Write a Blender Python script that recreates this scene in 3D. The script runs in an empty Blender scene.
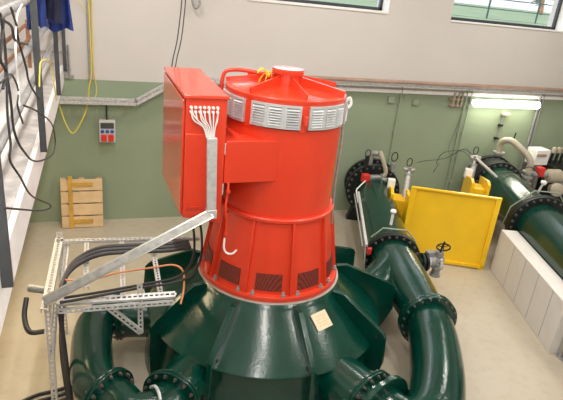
import bpy, bmesh, math, random
from math import sin, cos, pi, radians as RD
from mathutils import Vector as V, Matrix
random.seed(4)
S = bpy.context.scene
C = S.collection

# ------------------------------------------------------------------ materials
MATS = {}
def mat(name, col, rough=.5, metal=0., noise=0., nscale=6., bump=0., bscale=60., coat=0., col2=None, emit=None, estr=0., detail=4., spec=.5):
    m = bpy.data.materials.new(name); m.use_nodes = True
    nt = m.node_tree; b = nt.nodes['Principled BSDF']
    b.inputs['Base Color'].default_value = (*col, 1)
    b.inputs['Roughness'].default_value = rough
    b.inputs['Metallic'].default_value = metal
    b.inputs['Coat Weight'].default_value = coat
    b.inputs['Coat Roughness'].default_value = .12
    b.inputs['Specular IOR Level'].default_value = spec
    tc = nt.nodes.new('ShaderNodeTexCoord')
    if noise or col2:
        n = nt.nodes.new('ShaderNodeTexNoise'); n.inputs['Scale'].default_value = nscale; n.inputs['Detail'].default_value = detail
        nt.links.new(tc.outputs['Object'], n.inputs['Vector'])
        r = nt.nodes.new('ShaderNodeValToRGB')
        c2 = col2 if col2 else tuple(c*(1-noise) for c in col)
        r.color_ramp.elements[0].position = .35; r.color_ramp.elements[1].position = .68
        r.color_ramp.elements[0].color = (*c2, 1); r.color_ramp.elements[1].color = (*col, 1)
        nt.links.new(n.outputs['Fac'], r.inputs['Fac']); nt.links.new(r.outputs['Color'], b.inputs['Base Color'])
    if bump:
        n2 = nt.nodes.new('ShaderNodeTexNoise'); n2.inputs['Scale'].default_value = bscale; n2.inputs['Detail'].default_value = 3
        nt.links.new(tc.outputs['Object'], n2.inputs['Vector'])
        bp = nt.nodes.new('ShaderNodeBump'); bp.inputs['Strength'].default_value = bump; bp.inputs['Distance'].default_value = .01
        nt.links.new(n2.outputs['Fac'], bp.inputs['Height']); nt.links.new(bp.outputs['Normal'], b.inputs['Normal'])
    if emit:
        b.inputs['Emission Color'].default_value = (*emit, 1); b.inputs['Emission Strength'].default_value = estr
    MATS[name] = m
    return m
red = mat('red_paint', (.72, .050, .017), .4, noise=.07, nscale=3, bump=.04, bscale=40, coat=.12)
redlid = mat('red_lid_paint', (.76, .055, .020), .18, noise=.06, bump=.03, coat=.5)
green = mat('green_paint', (.001, .046, .030), .2, noise=.25, nscale=4, bump=.14, bscale=34, coat=.15)
greend = mat('green_pipe_paint', (.001, .040, .026), .16, noise=.3, nscale=5, bump=.24, bscale=34, coat=.15)
blackm = mat('black_steel', (.012, .016, .016), .45, .2, noise=.4, nscale=14, bump=.1)
boltm = mat('dull_bolt_steel', (.16, .14, .12), .45, .7, noise=.4, nscale=40)
rustbolt = mat('dark_bolt_steel', (.13, .13, .125), .4, .6)
zinc = mat('galvanised_steel', (.68, .68, .68), .42, .35, noise=.22, nscale=22, detail=6)
zincd = mat('dull_galvanised_steel', (.46, .46, .44), .5, .45, noise=.3, nscale=18)
alu = mat('aluminium_cover', (.60, .59, .53), .3, .5, noise=.1, nscale=9)
louvm = mat('louvre_zinc', (.60, .62, .63), .45, .3, noise=.15, nscale=15)
darkgap = mat('dark_gap', (.05, .05, .05), .8)
yellow = mat('yellow_paint', (.90, .56, .008), .42, noise=.1, nscale=2.5, coat=.15)
wallw = mat('upper_wall_plaster', (.60, .57, .54), .9, noise=.04, nscale=1.2, bump=.05, bscale=30)
wallg = mat('green_wall_paint', (.275, .34, .232), .75, noise=.10, nscale=.9, bump=.03)
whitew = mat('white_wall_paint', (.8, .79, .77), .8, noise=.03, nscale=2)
concw = mat('white_concrete_slab', (.80, .79, .78), .8, noise=.08, nscale=5)
slabtop = mat('grey_slab_floor', (.55, .52, .50), .7, noise=.35, nscale=8, detail=8)
plm = mat('plinth_plaster', (.66, .64, .60), .85, noise=.07, nscale=3, bump=.08, bscale=25)
wood = mat('pale_pine', (.62, .43, .23), .7, noise=.3, nscale=5)
woodb = mat('brown_timber', (.42, .2, .10), .6, noise=.3, nscale=6)
ply = mat('plywood', (.72, .52, .30), .65, noise=.15, nscale=7)
woody = mat('yellow_stained_timber', (.62, .36, .05), .6, noise=.3, nscale=6)
cabm = mat('black_cable', (.018, .018, .02), .5)
cabg = mat('dark_grey_cable', (.05, .05, .055), .5)
cabw = mat('white_cable', (.75, .75, .73), .5)
caby = mat('yellow_cable', (.75, .60, .06), .5)
cabo = mat('orange_cable', (.65, .26, .12), .5)
post = mat('dark_steel_post', (.075, .08, .085), .5, .3, noise=.2)
rail = mat('bare_steel_rail', (.42, .42, .43), .35, .5, noise=.2, nscale=12)
blue = mat('blue_cotton', (.010, .035, .22), .85, noise=.35, nscale=9)
navy = mat('navy_cotton', (.012, .016, .05), .9)
whitep = mat('white_plastic', (.82, .82, .80), .4)
greyp = mat('grey_plastic', (.55, .55, .53), .45)
bluep = mat('blue_socket_plastic', (.02, .09, .38), .35)
redp = mat('red_plastic', (.62, .03, .02), .4)
beige = mat('beige_pipe_paint', (.42, .38, .29), .4, noise=.1, coat=.3)
gcast = mat('grey_cast_iron', (.33, .34, .34), .5, .3, noise=.2, nscale=20)
copper = mat('brown_insulation', (.42, .27, .20), .6, noise=.2)
frame_m = mat('dark_window_frame', (.035, .038, .045), .4)
grass = mat('grass', (.13, .19, .09), .9, noise=.35, nscale=.8)
asph = mat('outdoor_paving', (.5, .5, .5), .9, noise=.2)
house = mat('render_white', (.72, .70, .70), .9, noise=.1, nscale=.5)
platem = mat('nameplate_brass', (.66, .55, .38), .4, .4, noise=.15, nscale=60)
ceilm = mat('ceiling_paint', (.75, .74, .72), .9)
lampm = mat('lamp_diffuser', (.9, .9, .85), .4, emit=(1, .97, .86), estr=7)
dgreen = mat('dark_green_steel', (.01, .06, .045), .5)
paleblue = mat('pale_blue_board', (.25, .42, .70), .5)
wallpipe = mat('sage_painted_conduit', (.30, .36, .27), .5, noise=.1)

# floor: epoxy with worn stains
fl = bpy.data.materials.new('floor_epoxy'); fl.use_nodes = True
nt = fl.node_tree; b = nt.nodes['Principled BSDF']; tc = nt.nodes.new('ShaderNodeTexCoord')
n1 = nt.nodes.new('ShaderNodeTexNoise'); n1.inputs['Scale'].default_value = .9; n1.inputs['Detail'].default_value = 6; n1.inputs['Roughness'].default_value = .6
r1 = nt.nodes.new('ShaderNodeValToRGB')
r1.color_ramp.elements[0].position = .3; r1.color_ramp.elements[0].color = (.44, .385, .295, 1)
r1.color_ramp.elements[1].position = .7; r1.color_ramp.elements[1].color = (.49, .44, .355, 1)
n2 = nt.nodes.new('ShaderNodeTexNoise'); n2.inputs['Scale'].default_value = 9; n2.inputs['Detail'].default_value = 8
r2 = nt.nodes.new('ShaderNodeValToRGB')
r2.color_ramp.elements[0].position = .33; r2.color_ramp.elements[0].color = (.93, .92, .90, 1)
r2.color_ramp.elements[1].position = .5; r2.color_ramp.elements[1].color = (1, 1, 1, 1)
mx = nt.nodes.new('ShaderNodeMixRGB'); mx.blend_type = 'MULTIPLY'; mx.inputs[0].default_value = 1
nt.links.new(tc.outputs['Object'], n1.inputs['Vector']); nt.links.new(tc.outputs['Object'], n2.inputs['Vector'])
nt.links.new(n1.outputs['Fac'], r1.inputs['Fac']); nt.links.new(n2.outputs['Fac'], r2.inputs['Fac'])
nt.links.new(r1.outputs['Color'], mx.inputs[1]); nt.links.new(r2.outputs['Color'], mx.inputs[2])
nt.links.new(mx.outputs[0], b.inputs['Base Color']); b.inputs['Roughness'].default_value = .42

# perforated sheet
pf = mat('perforated_red_sheet', (.40, .03, .015), .5)
nt = pf.node_tree; b = nt.nodes['Principled BSDF']; tc = nt.nodes.new('ShaderNodeTexCoord')
vo = nt.nodes.new('ShaderNodeTexVoronoi'); vo.inputs['Scale'].default_value = 95; vo.inputs['Randomness'].default_value = .15
rr = nt.nodes.new('ShaderNodeValToRGB'); rr.color_ramp.interpolation = 'CONSTANT'
rr.color_ramp.elements[0].color = (.035, .012, .01, 1); rr.color_ramp.elements[1].position = .50; rr.color_ramp.elements[1].color = (.30, .035, .02, 1)
nt.links.new(tc.outputs['Object'], vo.inputs['Vector']); nt.links.new(vo.outputs['Distance'], rr.inputs['Fac']); nt.links.new(rr.outputs['Color'], b.inputs['Base Color'])

gl = bpy.data.materials.new('window_glass'); gl.use_nodes = True
nt = gl.node_tree; nt.nodes.clear(); o_ = nt.nodes.new('ShaderNodeOutputMaterial')
g1 = nt.nodes.new('ShaderNodeBsdfTransparent'); g2 = nt.nodes.new('ShaderNodeBsdfGlossy'); g2.inputs['Roughness'].default_value = .02
fm = nt.nodes.new('ShaderNodeMixShader'); fm.inputs[0].default_value = .06
nt.links.new(g1.outputs[0], fm.inputs[1]); nt.links.new(g2.outputs[0], fm.inputs[2]); nt.links.new(fm.outputs[0], o_.inputs[0])

# ------------------------------------------------------------------ mesh builder
class M:
    def __init__(s): s.v = []; s.f = []
    def add(s, vs, fs):
        n = len(s.v); s.v += [tuple(v) for v in vs]; s.f += [tuple(n+i for i in f) for f in fs]; return s
    def box(s, c, d, R=None):
        c = V(c); vs = []
        for x in (-.5, .5):
            for y in (-.5, .5):
                for z in (-.5, .5):
                    p = V((x*d[0], y*d[1], z*d[2])); vs.append(c + (R @ p if R else p))
        return s.add(vs, [(0,1,3,2),(4,6,7,5),(0,4,5,1),(2,3,7,6),(0,2,6,4),(1,5,7,3)])
    def bb(s, a, b):
        return s.box([(a[i]+b[i])/2 for i in range(3)], [abs(b[i]-a[i]) for i in range(3)])
    def beam(s, p0, p1, w, h, up=(0,0,1)):
        p0, p1 = V(p0), V(p1); x = (p1-p0); L = x.length; x = x/L
        y = V(up).cross(x); y.normalize(); z = x.cross(y)
        R = Matrix((x, y, z)).transposed()
        return s.box((p0+p1)/2, (L, w, h), R)
    def lathe(s, o, ax, prof, n=32, closed=False, a0=0, a1=2*pi, cap=True):
        # prof: list (r, t) along axis
        o, ax = V(o), V(ax).normalized()
        t = V((0,0,1)) if abs(ax.z) < .9 else V((1,0,0))
        if abs(ax.z) > .999: u = V((1,0,0)); w = V((0,1,0))*(1 if ax.z > 0 else -1)
        else: u = t.cross(ax).normalized(); w = ax.cross(u)
        full = abs(a1-a0-2*pi) < 1e-6; m = n if full else n+1; vs = []
        for i in range(m):
            a = a0+(a1-a0)*i/n
            for r, h in prof: vs.append(o+ax*h+(u*cos(a)+w*sin(a))*r)
        k = len(prof); fs = []
        for i in range(n):
            j = (i+1) % m
            for q in range(k if closed else k-1):
                q2 = (q+1) % k
                fs.append((i*k+q, j*k+q, j*k+q2, i*k+q2))
        if cap and full and not closed:
            if prof[0][0] > 1e-6: fs.append(tuple(i*k for i in range(n))[::-1])
            if prof[-1][0] > 1e-6: fs.append(tuple(i*k+k-1 for i in range(n)))
        return s.add(vs, fs)
    def cyl(s, p0, p1, r, n=16, r1=None):
        p0, p1 = V(p0), V(p1); return s.lathe(p0, p1-p0, [(r, 0), (r if r1 is None else r1, (p1-p0).length)], n)
    def disc(s, c, ax, r, t, n=40, ch=.006):
        return s.lathe(c, ax, [(r-ch, -t/2), (r, -t/2+ch), (r, t/2-ch), (r-ch, t/2)], n)
    def tube(s, pts, r, n=12, smooth=True, sub=8):
        pts = [V(p) for p in pts]; rs = r if isinstance(r, (list, tuple)) else [r]*len(pts)
        if smooth and len(pts) > 2:
            P = [pts[0]*2-pts[1]]+pts+[pts[-1]*2-pts[-2]]; Q = []; RR = []
            for i in range(1, len(P)-2):
                for k in range(sub):
                    t = k/sub; a, b_, c, d = P[i-1], P[i], P[i+1], P[i+2]
                    Q.append(.5*((2*b_)+(c-a)*t+(2*a-5*b_+4*c-d)*t*t+(3*b_-a-3*c+d)*t**3)); RR.append(rs[i-1]*(1-t)+rs[i]*t)
            Q.append(pts[-1]); RR.append(rs[-1]); pts, rs = Q, RR
        T = []
        for i in range(len(pts)):
            a = pts[max(0, i-1)]; b_ = pts[min(len(pts)-1, i+1)]; T.append((b_-a).normalized())
        u = T[0].orthogonal().normalized(); vs = []
        for i, p in enumerate(pts):
            u = (u-T[i]*u.dot(T[i])).normalized(); w = T[i].cross(u)
            for k in range(n):
                a = 2*pi*k/n; vs.append(p+(u*cos(a)+w*sin(a))*rs[i])
        fs = []
        for i in range(len(pts)-1):
            for k in range(n):
                j = (k+1) % n; fs.append((i*n+k, i*n+j, (i+1)*n+j, (i+1)*n+k))
        fs.append(tuple(range(n))[::-1]); fs.append(tuple((len(pts)-1)*n+k for k in range(n)))
        return s.add(vs, fs)
    def prism(s, poly, ext):
        n = len(poly); e = V(ext); p = [V(q) for q in poly]
        vs = p+[q+e for q in p]
        fs = [tuple(range(n))[::-1], tuple(range(n, 2*n))]+[(i, (i+1) % n, n+(i+1) % n, n+i) for i in range(n)]
        return s.add(vs, fs)
    def slotted(s, p0, p1, w, up=(0,0,1), fl=.03, pitch=.05, t=.004, both=True):
        # perforated channel: face plane contains the length and the width; flanges hang along -up
        p0, p1 = V(p0), V(p1); x = (p1-p0); L = x.length; x = x/L
        y = V(up).cross(x).normalized(); z = x.cross(y)
        R = Matrix((x, y, z)).transposed(); sw = w*.34
        def bx(cx, cy, cz, dx, dy, dz): s.box(p0+x*cx+y*cy+z*cz, (dx, dy, dz), R)
        for k in (-1, 1): bx(L/2, k*(w/2-sw/2), 0, L, sw, t)
        n = max(2, int(L/pitch))
        for i in range(n+1): bx(L*i/n, 0, 0, pitch*.38, w-2*sw+.002, t)
        ks = (-1, 1) if both else (1,)
        for k in ks: bx(L/2, k*(w/2-t/2), -fl/2, L, t, fl)
        return s
    def obj(s, name, m, parent=None, bevel=0, sharp=38, kind=None):
        me = bpy.data.meshes.new(name); me.from_pydata(s.v, [], s.f)
        bm = bmesh.new(); bm.from_mesh(me); bmesh.ops.recalc_face_normals(bm, faces=bm.faces)
        for f in bm.faces: f.smooth = True
        for e in bm.edges:
            if len(e.link_faces) == 2 and e.calc_face_angle(0) > RD(sharp): e.smooth = False
        bm.to_mesh(me); bm.free(); me.materials.append(m)
        o = bpy.data.objects.new(name, me); C.objects.link(o)
        if parent: o.parent = parent; o.matrix_parent_inverse = Matrix.Translation(-V(parent.location)) if parent.type == 'EMPTY' else Matrix.Identity(4)
        if bevel:
            md = o.modifiers.new('bevel', 'BEVEL'); md.width = bevel; md.segments = 2; md.limit_method = 'ANGLE'
        if kind: o['kind'] = kind
        return o
def thing(name, label, cat, loc=(0,0,0), group=None):
    o = bpy.data.objects.new(name, None); C.objects.link(o); o.location = loc; o.empty_display_size = .1
    o['label'] = label; o['category'] = cat
    if group: o['group'] = group
    return o
def tag(o, label, cat, group=None):
    o['label'] = label; o['category'] = cat
    if group: o['group'] = group
    return o
def struct(o): o['kind'] = 'structure'; return o

def bolt_mesh(length, r=.016):
    h = length/2; q = r*.5
    return M().lathe((0,0,0), (0,0,1), [(q, -h-.034), (q, -h-.017), (r*.85, -h-.016), (r, -h-.012), (r, -h), (q, -h), (q, h), (r, h), (r, h+.012), (r*.85, h+.016), (q, h+.017), (q, h+.034)], 6)
def flange(parent, c, ax, r, t=.06, n=16, m=None, bm_=None, br=.017, pair=True, name='flange', off=0., rb=None):
    """flange pair with individual bolts as sub-parts"""
    c, ax = V(c), V(ax).normalized(); mm = M()
    if pair:
        mm.disc(c-ax*(t/4+.003), ax, r, t/2-.004); mm.disc(c+ax*(t/4+.003), ax, r, t/2-.004); mm.disc(c, ax, r-.012, .02)
    else: mm.disc(c, ax, r, t)
    f = mm.obj(name, m or green, parent)
    u = (V((0,0,1)).cross(ax)).normalized() if abs(ax.z) < .9 else V((1,0,0)); w = ax.cross(u)
    rot = Matrix((u, w, ax)).transposed().to_4x4(); rb = rb or r-br*1.8
    proto = None
    for k in range(n):
        a = 2*pi*(k+.5)/n+off; p = c+(u*cos(a)+w*sin(a))*rb
        if proto is None:
            proto = bolt_mesh(t, br).obj('bolt', bm_ or boltm, None); o = proto
        else:
            o = proto.copy(); C.objects.link(o)
        o.parent = f; o.matrix_parent_inverse = Matrix.Translation(-V(parent.location))
        o.matrix_basis = Matrix.Translation(p) @ rot
        o.parent = f
        o.matrix_parent_inverse = Matrix.Identity(4)
    return f

# ------------------------------------------------------------------ camera
F, YA, PI_, RO = 526.25, .358590, .379662, .106657
CAMH = 3.74
fw = V((sin(YA)*cos(PI_), cos(YA)*cos(PI_), -sin(PI_))); rt = V((cos(YA), -sin(YA), 0)); up = rt.cross(fw)
r_ = rt*cos(RO)+up*sin(RO); u_ = -rt*sin(RO)+up*cos(RO)
cam = bpy.data.cameras.new('camera'); co = bpy.data.objects.new('camera', cam); C.objects.link(co)
cam.sensor_width = 36; cam.lens = 36*F/563; cam.clip_start = .05; cam.clip_end = 300
mw = Matrix((r_, u_, -fw)).transposed().to_4x4(); mw.translation = V((0, 0, CAMH)); co.matrix_world = mw
S.camera = co

# ------------------------------------------------------------------ setting
YB = 8.2; XL = -1.62; XR = 11.5; YF = -2.5; ZC = 5.4
struct(M().bb((XL-.2, YF-.2, -.2), (XR+.2, YB+.5, 0)).obj('floor', fl))
# back wall: green lower band, pale upper band with two openings
GZ = 2.245
mb = M().bb((XL-.2, YB, 0), (XR+.2, YB+.45, GZ)); struct(mb.obj('wall_back', wallg))
mu = M(); w1 = (2.2, 4.60); w2 = (5.83, 8.38); z0, z1 = 3.56, 4.75; yb2 = YB+.45
sill = lambda x: 3.56-.045*(x-4.6)
mu.bb((XL-.2, YB, GZ), (XR+.2, yb2, 3.5))
mu.bb((XL-.2, YB, 3.5), (w1[0], yb2, ZC)); mu.bb((w1[1], YB, 3.5), (w2[0], yb2, ZC)); mu.bb((w2[1], YB, 3.5), (XR+.2, yb2, ZC))
mu.bb((w1[0], YB, z1), (w1[1], yb2, ZC)); mu.bb((w2[0], YB, z1), (w2[1], yb2, ZC))
mu.bb((w1[0], YB, 3.5), (w1[1], yb2, 3.56)); mu.bb((w2[0], YB, 3.5), (w2[1], yb2, 3.5+.02))
struct(mu.obj('trim_1', wallw))
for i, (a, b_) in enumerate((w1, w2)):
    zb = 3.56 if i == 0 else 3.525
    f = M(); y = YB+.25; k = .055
    f.bb((a, y-.03, zb), (b_, y+.03, zb+k)); f.bb((a, y-.03, z1-k), (b_, y+.03, z1)); f.bb((a, y-.03, zb), (a+k, y+.03, z1)); f.bb((b_-k, y-.03, zb), (b_, y+.03, z1))
    fo = struct(f.obj('window_%d' % (i+1), frame_m))
    M().bb((a+k-.01, y-.006, zb+k-.01), (b_-k+.01, y+.006, z1-k+.01)).obj('pane', gl, fo)
    M().bb((b_-.012, YB+.002, zb), (b_-.001, y-.031, z1)).obj('jamb_daylight', whitew, fo)  # daylight on the right plaster jamb, painted as a white strip
    s_ = M().bb((a+.002, YB-.02, zb-.03 if i == 0 else zb-.02), (b_-.002, y-.032, zb+.004)); s_.obj('window_sill', whitew, fo)
struct(M().bb((XL-.2, YF-.2, 0), (XL, YB, ZC)).obj('wall_left', whitew))
struct(M().bb((XR, YF-.2, 0), (XR+.2, YB, ZC)).obj('wall_right', wallw))
struct(M().bb((XL, YF-.2, 0), (XR, YF, ZC)).obj('wall_front', wallw))
struct(M().bb((XL-.2, YF-.2, ZC), (XR+.2, YB+.45, ZC+.2)).obj('ceiling', ceilm))
struct(M().bb((XL, YB-.025, 2.60), (-.36, YB, 2.625)).obj('trim_2', zincd))
struct(M().bb((XL, YB-.03, 2.255), (-.30, YB, 2.30)).obj('trim_3', zincd))
# gallery on the left, with a front gallery the view is taken from
g = M(); g.bb((XL, YF, 2.2), (-.434, YB, 2.44)); struct(g.obj('gallery_slab', concw))
struct(M().bb((XL, 1.2, 2.44), (-.60, YB, 2.447)).obj('gallery_floor', whitew))
struct(M().bb((-.60, 1.2, 2.44), (-.47, YB, 2.452)).obj('gallery_kerb', slabtop))
struct(M().bb((-.434, YF, 2.2), (5, .95, 2.44)).obj('front_gallery_slab', concw))
# outdoors
struct(M().prism([(-30, 8.8, 2.9), (-30, 8.8, 3.36), (-30, 42, 4.15), (-30, 42, 2.9)], (90, 0, 0)).obj('lawn', grass))
struct(M().bb((-30, 42, 3.4), (60, 95, 4.14)).obj('paved_yard', asph))

# ------------------------------------------------------------------ outdoor things
fn = thing('garden_fence', 'low metal rail fence on the lawn outside the right window', 'fence', (16, 15, 3.22))
for x in range(8, 34, 2): M().cyl((x, 15, 3.4), (x, 15, 4.15), .03, 8).obj('post', dgreen, fn)
for z in (3.5, 3.82, 4.12): M().beam((8, 15, z), (33, 15, z), .03, .03).obj('rail', dgreen, fn)
def bld(x, y, w, d, h, rm, label):
    t = thing('house', label, 'building', (x, y, 4.1))
    M().bb((x-w/2, y, 4.1), (x+w/2, y+d, 4.1+h)).obj('wall', house, t)
    M().prism([(x-w/2-.3, y-.3, 4.1+h), (x+w/2+.3, y-.3, 4.1+h), (x, y-.3, 4.1+h+2)], (0, d+.6, 0)).obj('roof', rm, t)
    for k in range(4):
        xx = x-w/2+w*(k+.5)/4
        M().bb((xx-.5, y-.05, 5.0), (xx+.5, y+.05, 6.3)).obj('window', frame_m, t)
roofm = mat('red_roof', (.35, .12, .08), .8)
bld(28, 44, 13, 8, 3.5, roofm, 'white rendered house seen through the left part of the right window')
bld(48, 46, 14, 8, 4, zincd, 'pale house with grey roof seen through the right end of the right window')
for i, (x, y, lab) in enumerate(((22.5, 24, 'small leafy tree outside by the left side of the right window'), (33, 27, 'small leafy tree outside by the right side of the right window'))):
    t = thing('tree', lab, 'tree', (x, y, 4.1))
    M().tube([(x, y, 4.1), (x+.1, y, 4), (x, y+.1, 5.5)], [.16, .12, .05]).obj('trunk', woodb, t)
    lf = M()
    for k in range(500):
        a = random.random()*2*pi; rr = 1.3*random.random()**.4; zz = random.uniform(-1, 1); q = math.sqrt(1-zz*zz)
        p = V((x+rr*q*cos(a), y+rr*q*sin(a), 5.6+rr*zz*1.1)); d1 = V((random.gauss(0,1), random.gauss(0,1), random.gauss(0,1))).normalized()*.09; d2 = d1.orthogonal()
        lf.add([p-d1, p+d2*.6, p+d1, p-d2*.6], [(0,1,2,3)])
    lf.obj('foliage', grass, t)

# ------------------------------------------------------------------ generator (red)
AX = V((1.655, 4.6, 0)); VA = RD(-110)
def pc(r, a, z): return V((AX.x+r*cos(a), AX.y+r*sin(a), z))
gen = thing('generator', 'tall round red vertical generator standing on the green turbine casing', 'generator', (AX.x, AX.y, 1.03))
GS = .95
M().lathe((AX.x, AX.y, 0), (0,0,1), [(.60, 1.04), (.71, 1.04), (.717, 1.05), (.717, 1.085), (.71, 1.095), (.60, 1.095)], 72, closed=True).obj('base_flange', red, gen)
M().lathe((AX.x, AX.y, 0), (0,0,1), [(.664, 1.09), (.632, 1.30), (.556, 1.80)], 72, cap=False).obj('lower_skirt', red, gen)
M().lathe((AX.x, AX.y, 0), (0,0,1), [(.56*GS, 1.785), (.605*GS, 1.78), (.618*GS, 1.79), (.618*GS, 1.815), (.605*GS, 1.825), (.56*GS, 1.82)], 72, closed=True).obj('ring_band', red, gen)
M().lathe((AX.x, AX.y, 0), (0,0,1), [(.572*GS, 1.80), (.572*GS, 2.30), (.575*GS, 2.64)], 72, cap=False).obj('barrel', red, gen)
M().lathe((AX.x, AX.y, 0), (0,0,1), [(.53*GS, 2.63), (.53*GS, 2.88)], 48, cap=False).obj('inner_shell', darkgap, gen)
M().lathe((AX.x, AX.y, 0), (0,0,1), [(.53*GS, 2.855), (.583*GS, 2.855), (.588*GS, 2.862), (.588*GS, 2.895), (.582*GS, 2.902), (.53*GS, 2.902)], 72, closed=True).obj('rim_band', red, gen)
M().lathe((AX.x, AX.y, 0), (0,0,1), [(.583*GS, 2.895), (.50*GS, 2.905), (.14*GS, 2.945)], 72).obj('roof_cover', redlid, gen)
hub = M().lathe((AX.x, AX.y, 0), (0,0,1), [(.125*GS, 2.93), (.125*GS, 3.03), (.15*GS, 3.035), (.155*GS, 3.045), (.155*GS, 3.072), (.148*GS, 3.08), (0*GS, 3.082)], 48).obj('hub', redlid, gen)
bp_ = None
for k in range(10):   # gussets of the skirt
    a = VA+RD(-16)+k*2*pi/10
    m_ = M(); e = V((-sin(a), cos(a), 0))*.02
    m_.prism([pc(.64, a, 1.09)-e/2, pc(.70, a, 1.09)-e/2, pc(.70, a, 1.13)-e/2, pc(.590, a, 1.785)-e/2, pc(.54, a, 1.785)-e/2], e)
    m_.obj('gusset', red, gen)
    am = a+RD(18)
    for da in (-12, 12):
        p = pc(.69, am+RD(da), 1.095)
        M().lathe(p, (0,0,1), [(.022, 0), (.022, .02), (.012, .021), (.012, .045)], 6).obj('bolt', zincd, gen)
    m2 = M(); n = 8
    vs = []
    for i in range(n+1):
        aa = am+RD(-11+22*i/n)
        vs += [pc(.667, aa, 1.135), pc(.643, aa, 1.295), pc(.62, aa, 1.295), pc(.62, aa, 1.135)]
    fs = []
    for i in range(n):
        for q in range(4): fs.append((i*4+q, i*4+4+q, i*4+4+(q+1) % 4, i*4+(q+1) % 4))
    fs += [(0,1,2,3), (n*4, n*4+3, n*4+2, n*4+1)]
    m2.add(vs, fs).obj('vent_mesh', pf, gen)
# louvre panels, posts, roof ribs: seven-fold
ST = 2*pi/7
for k in range(7):
    a = VA+RD(19)+k*ST
    e = V((-sin(a), cos(a), 0)); hw = .034
    M().prism([pc(.53*GS, a, 2.63)-e*hw, pc(.586*GS, a, 2.63)-e*hw, pc(.586*GS, a, 2.86)-e*hw, pc(.53*GS, a, 2.86)-e*hw], e*2*hw).obj('post', red, gen)
    rb_ = M().prism([pc(.12*GS, a, 2.93)-e*.007, pc(.575*GS, a, 2.89)-e*.007, pc(.59*GS, a, 2.955)-e*.007, pc(.12*GS, a, 3.025)-e*.007], e*.014).obj('roof_rib', redlid, gen)
    am = a+ST/2; span = ST-2*hw/.58-.01; n = 12; t = .006
    vs = []
    def ring(z0_, z1_, ra, rb2, aa0, aa1, mm, n_=6):
        b0 = len(mm.v); vs = []; fs = []
        for i in range(n_+1):
            aa = aa0+(aa1-aa0)*i/n_
            vs += [pc(ra*GS, aa, z0_), pc(rb2*GS, aa, z1_), pc(rb2-.005*GS, aa, z1_), pc(ra-.005*GS, aa, z0_)]
        for i in range(n_):
            for q in range(4): fs.append((i*4+q, i*4+4+q, i*4+4+(q+1) % 4, i*4+(q+1) % 4))
        fs += [(0,1,2,3), (n_*4, n_*4+3, n_*4+2, n_*4+1)]
        mm.add(vs, fs)
    a0 = am-span/2; a1 = am+span/2
    lp = M(); ring(2.655, 2.675, .583, .583, a0, a1, lp, 12); ring(2.835, 2.855, .583, .583, a0, a1, lp, 12)
    cw = span/3
    for c_ in range(4):
        ac = a0+cw*c_; wd = .035
        ring(2.675, 2.835, .583, .583, max(a0, ac-wd), min(a1, ac+wd), lp, 2)
    pnl = lp.obj('louvre_panel', louvm, gen)
    for c_ in range(3):
        sl = M()
        for i in range(7):
            z = 2.681+i*.0222
            ring(z, z+.013, .592, .578, a0+cw*c_+.035, a0+cw*(c_+1)-.035, sl, 4)
        sl.obj('louvre_slats', louvm, pnl)
# hose bend and yellow wires on the roof, lug, hook
M().tube([pc(.605*GS, VA+RD(-86), 2.74), pc(.625*GS, VA+RD(-86), 2.88), pc(.60*GS, VA+RD(-87), 2.99), pc(.5*GS, VA+RD(-88), 3.02), pc(.33*GS, VA+RD(-84), 3.02), pc(.2*GS, VA+RD(-70), 3.01)], .018, 10).obj('cable_hose', red, gen)
wr = M()
for k in range(9):
    q = pc(.2*GS, VA+RD(-62), 3.0); d = V((random.uniform(-.12,.06), random.uniform(-.08,.08), random.uniform(-.02,.07)))
    wr.tube([q, q+d*.6+V((0,0,.03)), q+d, q+d*1.25-V((0,0,.04))], .005, 5, sub=4)
wr.obj('yellow_wires', caby, gen)
lw = M(); q = pc(.59*GS, VA+RD(78), 2.86); lw.tube([q, q+V((.03,-.01,.03)), q+V((.045,-.02,-.02)), q+V((.02,-.02,-.06))], .014, 8); lw.obj('white_cable_end', cabw, gen)
M().tube([pc(.565*GS, VA+RD(86), 2.84), pc(.60*GS, VA+RD(87), 2.5), pc(.60*GS, VA+RD(88), 2.0), pc(.625*GS, VA+RD(88), 1.6)], .012, 6).obj('side_conduit', zincd, gen)
# power duct joining the cabinet
dm = M(); yf = 4.09
dm.prism([(.992, yf, 2.165), (1.455, yf, 2.175), (1.475, yf, 2.545), (.992, yf, 2.535)], (0, .5, 0))
dm.obj('cable_duct', red, gen, bevel=.005)
hb = M(); hb.tube([(1.035, 4.11, 2.19), (1.035, 4.08, 2.12), (1.015, 4.05, 1.95), (1.035, 4.05, 1.82), (1.035, 4.05, 1.66)], .011, 8)
for z, x in ((2.09, 1.032), (1.87, 1.03), (1.69, 1.036)): hb.lathe((x, 4.055, z), (0,0,1), [(.019, 0), (.019, .025)], 8)
hb.obj('red_drain_hose', red, gen)
M().tube([(1.025, 4.05, 1.67), (1.02, 4.03, 1.58), (1.045, 4.02, 1.535), (1.09, 4.0, 1.535), (1.13, 4.0, 1.57)], .009, 8).obj('white_hook', cabw, gen)
for a_, z in ((VA+RD(18.5), 2.74),):
    M().box(pc(.60, a_, z), (.03, .05, .08)).obj('junction_box', red, gen, bevel=.006)
bt = M().box(pc(.70, VA+RD(-57), 1.16), (.07, .04, .1), Matrix.Rotation(VA+RD(-57)+pi/2, 3, 'Z')); bt.obj('terminal_box', redlid, gen, bevel=.006)

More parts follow.
